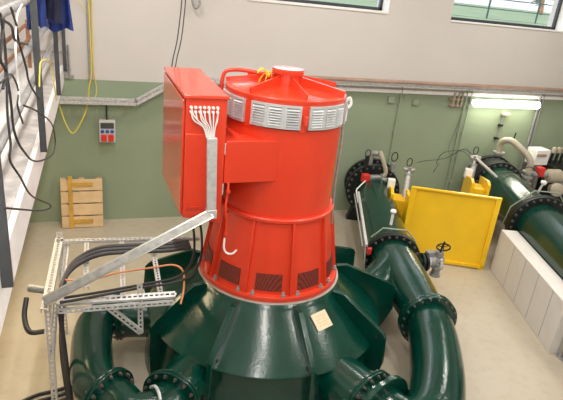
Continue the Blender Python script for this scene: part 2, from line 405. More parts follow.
# ------------------------------------------------------------------ terminal cabinet
cb = thing('terminal_cabinet', 'tall narrow red terminal cabinet fixed to the left side of the generator', 'cabinet', (.80, 4.7, 1.8))
x0, x1, y0, y1, zt = .645, .985, 4.07, 5.40, 2.90
cm_ = M(); cm_.prism([(x0+.01, y0+.01, 1.87), (x1, y0+.01, 1.80), (x1, y0+.01, zt-.012), (x0+.01, y0+.01, zt-.012)], (0, y1-y0-.02, 0)); cm_.obj('cabinet_body', red, cb, bevel=.004)
M().bb((x0-.008, y0-.01, zt-.014), (x1+.01, y1+.01, zt+.012)).obj('lid', redlid, cb, bevel=.005)
M().prism([(x0+.008, y0+.03, 1.89), (x0+.008, y1-.03, 1.80), (x0+.008, y1-.03, zt-.035), (x0+.008, y0+.03, zt-.035)], (-.018, 0, 0)).obj('side_door', redlid, cb, bevel=.004)
M().prism([(x0+.012, y0+.012, 1.90), (x0+.215, y0+.012, 1.88), (x0+.215, y0+.012, 2.60), (x0+.012, y0+.012, 2.60)], (0, -.016, 0)).obj('front_panel', red, cb, bevel=.003)
M().prism([(x0+.03, y0-.006, 1.935), (x0+.20, y0-.006, 1.925), (x0+.16, y0-.03, 1.98), (x0+.05, y0-.03, 1.985)], (0, .012, 0)).obj('panel_step', redlid, cb)
for i in range(2):
    M().bb((x1-.005, y0+.02, 2.42-i*.36), (x1+.012, y0+.05, 2.52-i*.36)).obj('hinge', zinc, cb, bevel=.003)
gcab = []
for row in range(2):
    for i in range(7):
        x = x0+.05+i*.035; z = 2.815-row*.035
        p = V((x, y0+.012, z))
        gl_ = M().lathe(p, (0,-1,0), [(.013, 0), (.013, .016), (.010, .028), (.0, .03)], 10).obj('cable_gland', whitep, cb)
        if row == 1 or i % 2 == 0:
            xe = .855+(i-3)*.009
            M().tube([p+V((0,-.026,-.004)), p+V(((xe-x)*.15, -.04, -.06)), (x+(xe-x)*.75, y0-.02, 2.66), (xe, y0-.02, 2.56)], .0055, 6).obj('white_wire', cabw, cb)

# ------------------------------------------------------------------ cable channel
ch = thing('cable_channel', 'long silver metal cable channel running down the cabinet front then out diagonally', 'cable channel', (.86, 4.03, 1.9))
A0 = V((.86, 4.02, 2.585)); A1 = V((.885, 4.02, 1.93)); A2 = V((-.44, 3.96, 1.235))
vch = M(); vch.beam(A0, A1, .08, .05, (0,-1,0)); vch.obj('vertical_channel', zinc, ch, bevel=.003)
dd = (A2-A1).normalized(); nrm = V((0,-1,.6)); nrm = (nrm-dd*nrm.dot(dd)).normalized()
dch = M(); dch.beam(A1-dd*.01+V((0,0,-.01)), A2, .085, .07, nrm)
dch.obj('diagonal_channel', alu, ch, bevel=.003)
M().beam(A1+nrm*.037+V((0,0,-.01)), A2+nrm*.037, .06, .012, nrm).obj('channel_lid', zincd, ch, bevel=.002)
M().beam(A1-nrm*.03+V((0,-.035,-.02)), A2-nrm*.03+V((0,-.035,-.01)), .02, .02, nrm).obj('channel_edge', zincd, ch)
M().bb((.84, 3.985, 1.885), (.93, 4.045, 1.965)).obj('corner_piece', zinc, ch, bevel=.006)

# ------------------------------------------------------------------ slotted strut frame
sf = thing('strut_frame', 'open frame of slotted galvanised struts carrying black cables left of the generator', 'frame', (-.42, 4.0, 0))
Z = 1.18
def st(name, a, b_, w=.045, up=(0,0,1), fl_=.03, p=.045): return M().slotted(a, b_, w, up, fl_, p).obj(name, zinc, sf)
st('upright', (-.43, 3.98, 0), (-.43, 3.98, Z+.03), .05, (0,-1,0), .035)
st('upright', (-.40, 5.20, 0), (-.40, 5.20, Z+.06), .05, (0,-1,0), .035)
st('side_rail', (-.44, 3.93, Z), (-.40, 5.22, Z), .075, (0,0,1), .04)
st('side_rail', (-.34, 4.0, Z-.06), (-.33, 5.2, Z-.06), .045, (0,0,1), .03)
st('back_rail', (-.42, 5.15, Z), (1.0, 5.06, Z), .05)
st('front_rail', (-.35, 4.02, Z), (.60, 3.985, Z), .055, (0,-.5,1))
st('front_rail', (-.35, 3.965, Z-.06), (.58, 3.94, Z-.06), .04, (0,-1,0.2))
st('cross_strut', (-.14, 5.10, Z-.02), (-.14, 4.25, Z-.02), .045)
st('cross_strut', (.20, 5.10, Z-.02), (.165, 4.05, Z-.02), .045)
st('cross_strut', (.50, 5.06, Z-.02), (.48, 4.0, Z-.02), .045)
st('hanger_strut', (.30, 4.02, Z+.10), (.31, 4.02, .78), .045, (0,-1,0), .025)
st('brace', (.05, 3.97, Z-.08), (.31, 3.99, .80), .05, (0,-1,0), .025)
st('brace', (-.43, 4.02, .62), (-.37, 4.0, Z), .035, (-.3,-1,0), .02)
# cables in the frame
cables = [
 [(-.36, 4.08, .02), (-.36, 4.1, .5), (-.37, 4.12, 1.0), (-.34, 4.22, 1.22), (-.24, 4.52, 1.235), (-.05, 4.76, 1.235), (.2, 4.80, 1.235), (.6, 4.74, 1.235), (.88, 4.78, 1.24)],
]
for k in range(3):
    dx = k*.05; dz = 0
    pts = [(-.30-dx*.3, 4.10+dx*.6, .02), (-.33-dx*.3, 4.12+dx*.5, .55), (-.35+dx*.15, 4.15+dx*.4, 1.02), (-.33+dx*.2, 4.26+dx, 1.2), (-.24+dx*.1, 4.54+dx*1.2, 1.205), (-.03, 4.74+dx*1.4, 1.205), (.25, 4.77+dx*1.4, 1.205), (.6, 4.75+dx*1.4, 1.205), (.86, 4.76+dx*1.3, 1.22)]
    tag(M().tube(pts, .021, 10).obj('power_cable', cabg, None), 'thick dark cable, %s of three sweeping along the strut frame' % ('innermost', 'middle one', 'outermost')[k], 'cable')
tag(M().tube([(-.33, 3.93, 1.225), (0, 4.0, 1.222), (.35, 4.07, 1.222), (.60, 4.10, 1.225), (.78, 4.2, 1.235), (.90, 4.42, 1.3), (.94, 4.68, 1.45), (.90, 4.8, 1.65), (.88, 4.85, 1.84)], .012, 10).obj('power_cable', cabm), 'black cable curving from the front strut rail to the cabinet underside, nearest the red generator', 'cable')
tag(M().tube([(-.30, 4.0, 1.225), (0, 4.05, 1.222), (.35, 4.12, 1.222), (.60, 4.17, 1.225), (.74, 4.28, 1.235), (.84, 4.48, 1.3), (.87, 4.72, 1.45), (.83, 4.86, 1.65), (.82, 4.9, 1.84)], .012, 10).obj('power_cable', cabm), 'black cable curving up to the cabinet underside, inside the other curving black cable', 'cable')
tag(M().tube([(-.33, 4.3, 1.22), (-.1, 4.30, 1.20), (.12, 4.40, 1.19), (.42, 4.45, 1.19), (.64, 4.46, 1.20), (.72, 4.34, 1.19), (.70, 4.16, 1.10), (.66, 4.06, 1.02)], .009, 8).obj('earth_cable', cabo), 'thin orange cable crossing the strut frame and curling down over the casing', 'cable')
# conduit stub beside the frame
cs = thing('conduit_stub', 'grey plastic conduit fitting with a black hose at the left upright of the strut frame', 'conduit', (-.55, 4.3, 1.1))
M().cyl((-.60, 4.36, 1.13), (-.46, 4.30, 1.13), .036, 14).obj('conduit_socket', gcast, cs)
M().tube([(-.62, 4.28, 1.08), (-.63, 4.15, .98), (-.58, 4.0, .93), (-.47, 3.98, .93)], .022, 8).obj('hose', cabm, cs)
for k, lab in enumerate(('nearest', 'middle', 'farthest')):
    tag(M().tube([(-.33, 4.18+k*.08, .02), (-.45, 4.15+k*.08, .016), (-.62, 4.10+k*.09, .016), (-.85, 4.0+k*.08, .016), (-1.1, 3.95+k*.05, .016)], .016, 8).obj('floor_cable', cabm), '%s of the three black cables lying on the floor left of the strut frame' % lab, 'cable')

# ------------------------------------------------------------------ turbine casing (green)
tb = thing('turbine_casing', 'large dark green ribbed conical turbine casing under the red generator', 'turbine', (AX.x, AX.y, 0))
M().lathe((AX.x, AX.y, 0), (0,0,1), [(.60, 1.035), (.73, 1.035), (.745, 1.02), (.765, .995), (.775, .98), (1.225, .615), (1.235, .60), (1.20, .59)], 96).obj('cone_cover', green, tb)
M().lathe((AX.x, AX.y, 0), (0,0,1), [(1.19, .60), (1.20, .50), (1.26, .0)], 96).obj('lower_shell', green, tb)
M().lathe((AX.x, AX.y, 0), (0,0,1), [(.66, 1.03), (.735, 1.03), (.738, 1.034), (.735, 1.040), (.66, 1.040)], 72, closed=True).obj('seat_ring', alu, tb)
def rib(a, rt_, zt_):
    e = V((-sin(a), cos(a), 0))*.052; q = M()
    pts = [(.70, .94), (.76, 1.03), (.88, 1.035), (rt_-.04, zt_+.03), (rt_, zt_-.02), (rt_+.02, .45), (1.30, 0), (1.15, 0), (1.15, .60)]
    q.prism([pc(r, a, z)-e/2 for r, z in pts], e)
    o = q.obj('rib', green, tb, bevel=.003)
    h = M().lathe(pc(rt_-.09, a, zt_-.035)-e*.56, e, [(.018, 0), (.018, .058)], 14).obj('lifting_eye', blackm, o)
for a, rt_, zt_ in ((-163, 1.30, .72), (-129, 1.28, .70), (-87, 1.28, .69), (-48, 1.36, .75), (-6, 1.50, .74), (26, 1.52, .78), (62, 1.4, .75), (100, 1.4, .75), (148, 1.4, .74)):
    rib(RD(a), rt_, zt_)
pl_ = M(); pa = RD(-71.5); nr = V((cos(pa)*.64, sin(pa)*.64, .77)).normalized(); tn = V((-sin(pa), cos(pa), 0)); R3 = Matrix((tn, nr.cross(tn), nr)).transposed() @ Matrix.Rotation(RD(4), 3, 'Z')
zc = lambda r: .98-(r-.775)*(.365/.45)
pl_.box(pc(.885, pa, zc(.885))+nr*.006, (.185, .165, .008), R3)
np_ = pl_.obj('nameplate', platem, tb); np_['label'] = 'tan rectangular nameplate'
wn = M()
for i in range(4): wn.box(pc(.885, pa, zc(.885))+nr*.0105+R3 @ V((0, .045-.03*i, 0)), (.11, .008, .001), R3)
wn.obj('engraving', wood, np_)
# nozzle branches on the casing, each ending in a bolted ring
def nozzle(p_in, p_out, r, rf, n=16):
    p_in, p_out = V(p_in), V(p_out)
    return M().cyl(p_in, p_out, r, 40).obj('nozzle_branch', green, tb)
NL1 = V((.53, 3.56, .42)); nl = V((-.60, -.80, 0)).normalized()
nozzle((.95, 4.12, .42), NL1, .21, .34)
flange(tb, NL1, nl, .27, .055, 16, green, boltm, .018)
NR1 = V((2.20, 3.16, .39)); nrd = V((.38, -.92, 0)).normalized()
nozzle((1.96, 3.76, .39), NR1, .26, .38)
flange(tb, NR1, nrd, .33, .05, 20, green, boltm, .015)
NL2 = V((.16, 4.87, .40)); nozzle((.9, 4.75, .40), NL2, .22, .3)
flange(tb, NL2, (-1, .1, 0), .25, .06, 14, green, boltm, .017)
NR2 = V((2.85, 4.80, .46)); nozzle((2.3, 4.72, .46), NR2, .22, .3)

# left branch pipe
lp_ = thing('branch_pipe', 'dark green bent pipe looping around the left side of the turbine casing', 'pipe', (0, 4.2, 0))
FL = V((.02, 3.68, .42)); fla = V((-.60, .80, 0)).normalized()
M().tube([NL1+nl*.03, NL1+nl*.12, V((.36, 3.405, .42)), V((.19, 3.42, .42)), FL-fla*.12, FL-fla*.02], [.19]*6, 32).obj('front_elbow', greend, lp_)
M().tube([FL, FL+fla*.12, (-.105, 3.98, .42), (-.115, 4.3, .41), (-.11, 4.55, .40), (-.07, 4.76, .40), (.03, 4.87, .40), tuple(NL2+V((-.03, .0, 0)))], [.188]*8, 32).obj('straight_pipe', greend, lp_)
flange(lp_, FL, fla, .255, .055, 14, greend, boltm, .019)
M().tube([(.41, 3.36, .60), (.40, 3.41, .64), (.38, 3.47, .645), (.35, 3.52, .60)], .014, 8).obj('lifting_handle', zinc, lp_)
M().bb((-.18, 4.15, 0), (-.02, 4.3, .24)).obj('saddle_foot', greend, lp_)

# right inlet pipe run
rp = thing('inlet_pipe', 'dark green flanged inlet pipe from the wall valve to the right side of the turbine', 'pipe', (3.9, 6, 0))
PA = V((4.55, 7.65, .62)); PB = V((3.66, 5.36, .56)); PC_ = V((3.38, 4.05, .52))
dAB = (PA-PB).normalized()
M().cyl(PA, PB, .305, 40).obj('upper_pipe', greend, rp)
dBC = (PB-PC_).normalized()
M().lathe(PB, PC_-PB, [(.30, 0), (.30, .22), (.27, .9), (.255, 1.1), (.255, (PC_-PB).length)], 40).obj('taper_pipe', greend, rp)
M().tube([PB+V((-.02,-.06,0)), (3.46, 5.08, .54), (3.26, 4.92, .50), (3.08, 4.84, .46), tuple(NR2)], [.29, .25, .23, .22, .22], 32).obj('side_branch', greend, rp)
M().prism([(3.59, 5.18, .86), (3.42, 4.64, .66), (3.38, 4.52, .50), (3.46, 4.7, .45), (3.56, 4.95, .5)], (.018, -.008, 0)).obj('crotch_plate', greend, rp)
M().tube([PC_, (3.28, 3.80, .51), (3.15, 3.53, .48), (2.96, 3.21, .45), (2.74, 2.93, .42), (2.54, 2.80, .40), (2.38, 2.82, .39), NR1+nrd*.22], [.25, .252, .255, .258, .26, .26, .26, .26], 40).obj('elbow', greend, rp)
M().cyl(NR1+nrd*.25, NR1+nrd*.02, .262, 40).obj('end_spool', greend, rp)
flange(rp, PB, dAB, .375, .09, 22, blackm, rustbolt, .021)
flange(rp, PC_, dBC, .325, .085, 20, green, rustbolt, .015)
M().disc(NR1+nrd*.15, nrd, .37, .05, 48).obj('collar', green, rp)
M().lathe((3.80, 5.74, 1.04), (0,0,1), [(.02, -.2), (.02, 0), (.035, .01), (.045, .03), (.035, .055), (0, .06)], 14).obj('vent_knob', whitep, rp)
qh = M(); n_ = V((.94, -.34, 0))
c0 = PB+dAB*.12
pts = [c0+n_*.36+V((0,0,.06)), c0+n_*.28+V((0,0,.25)), c0+n_*.16+V((0,0,.37)), c0-n_*.16+V((0,0,.37)), c0-n_*.3+V((0,0,.22))]
qh.tube(pts, .011, 6, smooth=False); qh.obj('guard_rod', wallpipe, rp)
M().bb((3.98, 6.25, 0), (4.14, 6.5, .34)).obj('saddle_foot', greend, rp)
M().bb((3.24, 3.75, 0), (3.38, 3.92, .28)).obj('saddle_foot', greend, rp)

# inlet valve behind, at the wall
def shackle(c, r=.045, t=.008):
    q = M(); c = V(c); pts = [c+V((r*cos(a), 0, r*1.35*sin(a))) for a in [2*pi*i/16 for i in range(17)]]
    return q.tube(pts, t, 6, smooth=False)
vL = thing('inlet_valve', 'black bolted butterfly valve on the left green pipe close to the back wall', 'valve', (4.5, 7.7, 0))
f1 = flange(vL, PA+dAB*.02, dAB, .47, .10, 24, blackm, rustbolt, .026)
M().cyl(PA+dAB*.05, PA+dAB*.33, .36, 36).obj('valve_body', blackm, vL)
flange(vL, PA+dAB*.34, dAB, .47, .07, 24, blackm, rustbolt, .026)
M().cyl(PA+dAB*.37, PA+dAB*.60, .29, 32).obj('wall_stub', greend, vL)
M().lathe((4.62, 7.50, .80), (0,0,1), [(.06, 0), (.06, .05), (.09, .06), (.09, .1), (.05, .11), (.05, .16)], 14).obj('bypass_flange', zincd, vL)
M().tube([(4.64, 7.5, .93), (4.66, 7.5, 1.02), (4.60, 7.55, 1.2), (4.55, 7.62, 1.34)], .038, 12).obj('bypass_elbow', beige, vL)
M().tube([(4.53, 7.62, 1.30), (4.46, 7.7, 1.27), (4.45, 7.72, 1.08)], .045, 12).obj('bypass_outlet', zincd, vL)
M().bb((4.22, 7.42, .84), (4.34, 7.54, .98)).obj('red_actuator', redp, vL, bevel=.01)
M().bb((4.34, 7.44, .86), (4.56, 7.54, .95)).obj('actuator_arm', zincd, vL, bevel=.01)
M().tube([(4.25, 7.42, .88), (4.08, 7.3, .82), (3.98, 7.18, .80), (4.0, 7.1, .62)], .011, 6).obj('air_line', whitep, vL)
gv = M(); gv.cyl((4.85, 7.62, .72), (4.85, 7.62, 1.12), .045, 12); gv.cyl((4.85, 7.62, .9), (4.85, 7.62, 1.0), .075, 12)
go = gv.obj('relief_valve', gcast, vL)
shackle((4.86, 7.62, 1.24), .06, .01).obj('lifting_ring', blackm, go)
shackle((4.33, 7.62, 1.30), .05, .008).obj('lifting_ring', blackm, go)
M().bb((4.30, 7.6, 1.05), (4.36, 7.64, 1.26)).obj('stem', blackm, go)
M().prism([(4.26, 7.95, 0), (4.95, 7.70, 0), (4.88, 7.72, .3), (4.36, 7.92, .3)], (-.06, -.16, 0)).obj('valve_foot', blackm, vL)
# linkage bar left of the pipe
lb = thing('linkage_bar', 'silver linkage bar lying along the left side of the inlet pipe', 'linkage', (3.6, 6.4, .8))
M().beam((3.93, 7.02, .84), (3.22, 5.32, .80), .035, .035).obj('bar', zinc, lb)
M().beam((3.88, 7.05, .80), (3.18, 5.34, .77), .015, .03).obj('rod', zincd, lb)
M().bb((3.20, 5.22, .72), (3.25, 5.27, .80)).obj('red_clamp', redp, lb, bevel=.006)
M().tube([(3.24, 5.40, .78), (3.22, 5.33, .7), (3.20, 5.25, .45), (3.20, 5.25, .02)], .012, 6).obj('drop_rod', zincd, lb)

# drain gate valve
dv = thing('gate_valve', 'small grey gate valve with black handwheel branching off the green pipe', 'valve', (4.2, 5.2, .5))
d0 = V((3.80, 5.30, .53)); d1 = V((4.30, 5.21, .53)); dx_ = (d1-d0).normalized()
M().cyl(d0, d0+dx_*.36, .085, 20).obj('stub_pipe', greend, dv)
M().disc(d0+dx_*.27, dx_, .125, .035, 24).obj('flange', blackm, dv)
M().disc(d0+dx_*.325, dx_, .125, .035, 24).obj('flange', blackm, dv)
bq = M(); bq.lathe(d0+dx_*.35, dx_, [(.09, 0), (.09, .02), (.05, .03), (.055, .14), (.10, .15), (.10, .18)], 20); bq.obj('valve_body', zinc, dv)
c_ = d0+dx_*.50
bn = M(); bn.cyl(c_+V((0,0,-.19)), c_+V((0,0,.16)), .055, 16); bn.cyl(c_+V((0,0,-.2)), c_+V((0,0,-.17)), .075, 16); bn.cyl(c_+V((0,0,.04)), c_+V((0,0,.07)), .085, 16); bn.cyl(c_+V((0,0,-.07)), c_+V((0,0,-.04)), .085, 16)
bn.cyl(c_+V((-.13,.03,.02)), c_+V((-.02,0,.02)), .07, 16); bn.box(c_+V((-.09,.06,.08)), (.13, .09, .12))
bn.obj('bonnet', gcast, dv)
hw_ = M(); hc = c_+V((.02,-.02,.24)); hw_.tube([hc+V((.085*cos(a), .085*sin(a), .02*cos(a))) for a in [2*pi*i/20 for i in range(21)]], .011, 8, smooth=False)
for a in (0, 2.09, 4.19): hw_.cyl(hc, hc+V((.08*cos(a), .08*sin(a), .02*cos(a))), .007, 6)
hw_.cyl(c_+V((0,0,.14)), hc+V((0,0,.08)), .013, 8)
hw_.obj('handwheel', blackm, dv)

# ------------------------------------------------------------------ yellow guard
yg = thing('safety_guard', 'wide yellow sheet metal guard panel standing between the two pipes', 'guard', (5.05, 6.03, 0))
bl = V((4.43, 6.33, 0)); br = V((5.62, 5.76, 0)); un = (br-bl).normalized(); bk = V((-un.y, un.x, 0))
mp = M(); mp.prism([bl+V((0,0,.03)), br+V((0,0,.03)), br+V((0,0,1.19)), bl+V((0,0,1.19))], bk*.02); mp.obj('front_panel', yellow, yg)
M().beam(bl+V((0,0,1.19))-bk*.01, br+V((0,0,1.19))-bk*.01, .05, .03).obj('top_rail', yellow, yg, bevel=.004)
M().beam(bl+V((0,0,.045))-bk*.01, br+V((0,0,.045))-bk*.01, .05, .05).obj('bottom_rail', yellow, yg, bevel=.004)
for nm, p in (('edge_post', bl+un*.03), ('edge_post', br-un*.04)):
    M().beam(p-bk*.01+V((0,0,.0)), p-bk*.01+V((0,0,1.19)), .05, .075, un).obj(nm, yellow, yg, bevel=.004)
M().prism([bl+bk*.02+V((0,0,.03)), bl+bk*.02+V((0,0,1.0)), bl+bk*.40+V((0,0,.95)), bl+bk*.40+V((0,0,.03))], un*.02).obj('side_panel', yellow, yg)
M().prism([br-un*.02+bk*.02+V((0,0,.03)), br-un*.02+bk*.02+V((0,0,1.1)), br-un*.02+bk*.40+V((0,0,1.0)), br-un*.02+bk*.40+V((0,0,.03))], un*.02).obj('side_panel', yellow, yg)
struct(M().bb((4.3, 5.6, 0), (4.31, 5.61, .001)).obj('trim_4', plm)) if False else None

# counterweights with hydraulic cylinders
def cweight(o, ztop, lab, caplab):
    o = V(o); t = thing('counterweight', lab, 'counterweight', tuple(o))
    for k, dx in enumerate((-.13, .13)):
        c = o+un*dx
        M().prism([c+V((0,0,.0)), c+V((0,0,ztop)), c+bk*.12+V((0,0,ztop+.04)), c+bk*.55+V((0,0,ztop-.03)), c+bk*.55+V((0,0,0))], un*.05).obj('side_plate', yellow, t, bevel=.004)
    M().prism([o-un*.09+bk*.05, o+un*.13+bk*.05, o+un*.13+bk*.05+V((0,0,ztop-.1)), o-un*.09+bk*.05+V((0,0,ztop-.1))], bk*.3).obj('weight_block', yellow, t, bevel=.008)
    M().prism([o-un*.16+bk*.42+V((0,0,ztop-.06)), o-un*.04+bk*.42+V((0,0,ztop-.06)), o-un*.04+bk*.42+V((0,0,ztop+.10)), o-un*.16+bk*.42+V((0,0,ztop+.10))], bk*.10).obj('white_cap', whitep, t, bevel=.01)
    return t
cweight((4.46, 6.66, 0), .92, 'yellow counterweight standing behind the left end of the yellow guard', '')
cweight((5.86, 6.55, 0), 1.12, 'yellow counterweight standing behind the right end of the yellow guard', '')
def hyd(p0, p1, lab, gname):
    p0, p1 = V(p0), V(p1); d = (p1-p0).normalized(); L = (p1-p0).length
    t = thing('hydraulic_cylinder', lab, 'hydraulic cylinder', tuple(p0))
    M().cyl(p0, p0+d*L*.80, .052, 18).obj('barrel', zincd, t)
    M().cyl(p0+d*L*.78, p0+d*L*.84, .062, 18).obj('gland', gcast, t)
    M().cyl(p0+d*L*.84, p1, .022, 12).obj('piston_rod', zinc, t)
    e = M(); e.cyl(p1-un*.09, p1+un*.09, .035, 14); e.box(p1, (.08,.08,.08)); e.obj('clevis', zincd, t)
    shackle(p1+V((-.02,0,.13)), .05, .008).obj('lifting_ring', blackm, t)
    return t
hyd((4.66, 6.80, .75), (4.88, 7.15, 1.17), 'grey hydraulic cylinder standing in the left yellow counterweight', '')
hyd((5.98, 6.93, .80), (6.13, 7.12, 1.38), 'grey hydraulic cylinder standing in the right yellow counterweight', '')
lv = thing('valve_lever', 'white lever bar sloping from the right hydraulic cylinder to the large pipe', 'lever', (6.3, 7, 1.2))
M().beam((6.12, 7.10, 1.40), (6.52, 6.93, 1.10), .06, .03).obj('lever_bar', whitep, lv, bevel=.003)
M().beam((6.15, 7.16, 1.38), (6.56, 7.0, 1.07), .02, .05).obj('lever_edge', zincd, lv)
M().tube([(6.0, 7.1, 1.40), (5.95, 7.3, 1.45), (5.75, 7.5, 1.35), (5.8, 7.7, 1.1), (6.0, 7.9, 1.0), (6.0, 8.0, .8)], .005, 6).obj('oil_line', cabg, lv)
M().tube([(6.12, 7.16, 1.42), (6.05, 7.4, 1.44), (5.9, 7.6, 1.22), (5.6, 7.8, 1.1), (5.6, 8.0, 1.0)], .005, 6).obj('oil_line', cabg, lv)

# ------------------------------------------------------------------ right penstock
P2 = V((6.38, 5.68, .76)); P1 = V((6.99, 7.38, .76)); dR = (P1-P2).normalized()
rr_ = thing('penstock_pipe', 'large dark green flanged pipe resting on the white concrete plinth at right', 'pipe', (6.5, 6, 0))
M().cyl(P1, P2, .375, 44).obj('upper_pipe', greend, rr_)
P3 = P2-dR*3.6
M().cyl(P2, P3, .365, 44).obj('lower_pipe', greend, rr_)
flange(rr_, P2, dR, .485, .12, 26, blackm, rustbolt, .024)
nR = V((dR.y, -dR.x, 0)); c0 = P2+dR*.16
M().tube([c0-nR*.47+V((0,0,-.1)), c0-nR*.42+V((0,0,.2)), c0-nR*.12+V((0,0,.50)), c0+nR*.25+V((0,0,.5)), c0+nR*.45+V((0,0,.25))], .011, 6, smooth=False).obj('guard_rod', wallpipe, rr_)
vR = thing('inlet_valve', 'large black bolted butterfly valve on the right green pipe near the wall lamp', 'valve', (7.3, 7.6, 0))
flange(vR, P1, dR, .455, .11, 24, blackm, rustbolt, .03)
M().cyl(P1+dR*.05, P1+dR*.38, .42, 36).obj('valve_body', blackm, vR)
flange(vR, P1+dR*.40, dR, .455, .09, 24, blackm, rustbolt, .03)
M().cyl(P1+dR*.44, P1+dR*.66, .37, 36).obj('wall_stub', greend, vR)
M().prism([(6.75, 7.66, 0), (7.6, 7.36, 0), (7.5, 7.38, .4), (6.85, 7.62, .4)], (.06, .2, 0)).obj('valve_foot', blackm, vR)
for q in (V((7.29, 7.86, 0)), V((7.56, 7.30, 0))):
    zb = 1.0 if q.y > 7.5 else .80
    M().lathe((q.x, q.y, zb), (0,0,1), [(.11, 0), (.11, .04), (.07, .05), (.075, .12), (.11, .13), (.11, .17), (.08, .18), (.08, .22), (.11, .225), (.11, .26)], 16).obj('bypass_valve', zincd, vR)
M().tube([(7.29, 7.86, 1.24), (7.28, 7.86, 1.40), (7.29, 7.80, 1.50), (7.36, 7.68, 1.52), (7.44, 7.50, 1.43), (7.52, 7.38, 1.33), (7.56, 7.31, 1.22), (7.56, 7.30, 1.05)], .06, 18).obj('bypass_pipe', beige, vR)
M().cyl((7.40, 7.70, 1.56), (7.42, 7.70, 1.68), .012, 8).obj('vent_stem', blackm, vR)
ac = thing('valve_actuator', 'grey electric actuator with red coupling beside the bypass at the far right', 'actuator', (8.0, 7.2, 0))
M().bb((7.69, 7.16, .98), (7.82, 7.28, 1.16)).obj('red_coupling', redp, ac, bevel=.012)
M().cyl((7.60, 7.24, 1.02), (7.95, 7.20, 1.02), .05, 14).obj('shaft', gcast, ac)
M().lathe((7.92, 7.18, 1.0), (1, -.1, 0), [(.08, 0), (.13, .03), (.13, .25), (.09, .29)], 20).obj('motor_body', beige, ac)
M().lathe((8.02, 6.98, .80), (-.3, -1, .2), [(.12, -.1), (.13, -.08), (.13, .02), (.10, .04), (0, .05)], 22).obj('round_cover', beige, ac)
M().bb((7.95, 7.0, .0), (8.15, 7.2, .9)).obj('pedestal', blackm, ac)
M().lathe((7.62, 6.95, .93), (0,-.3,1), [(.02, -.2), (.02, 0), (.05, .01), (.055, .05), (.03, .07)], 14).obj('pressure_gauge', whitep, ac)
M().tube([(7.62, 6.95, .72), (7.72, 6.9, .5), (7.8, 6.95, .3)], .015, 6).obj('gauge_tube', zinc, ac)
M().tube([(6.6, 6.95, 1.14), (6.8, 6.95, 1.18), (7.1, 7.0, 1.2), (7.4, 7.1, 1.2), (7.62, 6.95, 1.0)], .008, 6).obj('sense_line', cabm, ac)
wb = thing('control_box', 'white control box mounted behind the bypass pipe at the right', 'box', (8.2, 7.9, 0))
M().bb((8.08, 7.72, 1.02), (8.42, 7.98, 1.33)).obj('box_body', whitep, wb, bevel=.01)
M().bb((8.10, 7.70, 1.20), (8.32, 7.72, 1.25)).obj('label_strip', copper, wb)
M().bb((8.12, 7.8, .0), (8.2, 7.9, 1.03)).obj('leg', zincd, wb)
M().bb((8.3, 7.8, .0), (8.38, 7.9, 1.03)).obj('leg', zincd, wb)
mfr = thing('hydraulic_manifold', 'dark hydraulic manifold with upright beige valve handles at the right edge', 'manifold', (8.7, 7.8, 0))
M().bb((8.42, 7.5, 0), (9.3, 7.95, 1.05)).obj('manifold_body', blackm, mfr, bevel=.01)
for i in range(4):
    x = 8.50+i*.13
    M().cyl((x, 7.75, 1.04), (x+.02, 7.75, 1.28), .028, 8).obj('valve_stem', blackm, mfr)
    M().lathe((x+.02, 7.75, 1.27), (0,0,1), [(.045, 0), (.05, .03), (.045, .1), (.02, .12)], 12).obj('valve_cap', beige, mfr)
M().lathe((8.42, 7.5, .85), (-.2,-1,0), [(.09, -.1), (.09, .04), (.05, .06)], 16).obj('pump_head', gcast, mfr)
M().bb((8.35, 7.3, .55), (8.75, 7.5, .9)).obj('pump_motor', gcast, mfr, bevel=.03)

# concrete plinth with a half-round cradle
pd = -V((.644, 2.065, 0)).normalized(); pn = V((-pd.y, pd.x, 0))   # pn to the right of travel
if pn.x < 0: pn = -pn
axis_at = (P2-V((5.745, 5.738, 0))).dot(pn)
import math as _m
prof = []; cxp = axis_at; R_ = .375
prof = [(0, 0), (0, .70), (cxp-math.sqrt(R_**2-.06**2), .70)]
for i in range(9):
    a = pi+(pi)*i/8*1.0; prof.append((cxp+R_*cos(a), .76+R_*sin(a)))
prof += [(cxp+math.sqrt(R_**2-.06**2), .70), (cxp*2+.02, .70), (cxp*2+.02, 0)]
prof.pop(3); prof.pop(-4)
o0 = V((5.745, 5.738, 0)); dl = V((-dR.x, -dR.y, 0))
pnn = V((-dl.y, dl.x, 0)); pnn = pnn if pnn.x > 0 else -pnn
cx2 = (P2-o0).dot(pnn)
prof = [(q[0]+(cx2-cxp) if i not in (0, 1) else q[0], q[1]) for i, q in enumerate(prof)]
L = 0
pm = M(); start = o0; pm.prism([start+pnn*x+V((0,0,z)) for x, z in prof], dl*2.05)
pln = tag(pm.obj('concrete_plinth', plm, None, bevel=.008), 'white rendered concrete plinth cradling the large pipe at right', 'plinth')
for k in (.55, .95, 1.35, 1.75):
    q = o0+dl*k-pnn*.002
    M().beam(q+V((0,0,.02)), q+V((0,0,.69)), .006, .004, pnn).obj('form_seam', zincd, pln)

st_ = thing('steel_angle', 'short upright steel angle at the near end of the concrete plinth', 'bracket', (5.1, 3.7, 0))
M().slotted((5.16, 3.70, 0), (5.16, 3.70, .45), .06, (0,-1,0), .04, .06).obj('upright', zincd, st_)
M().bb((5.10, 3.62, 0), (5.24, 3.76, .012)).obj('foot_plate', zincd, st_)
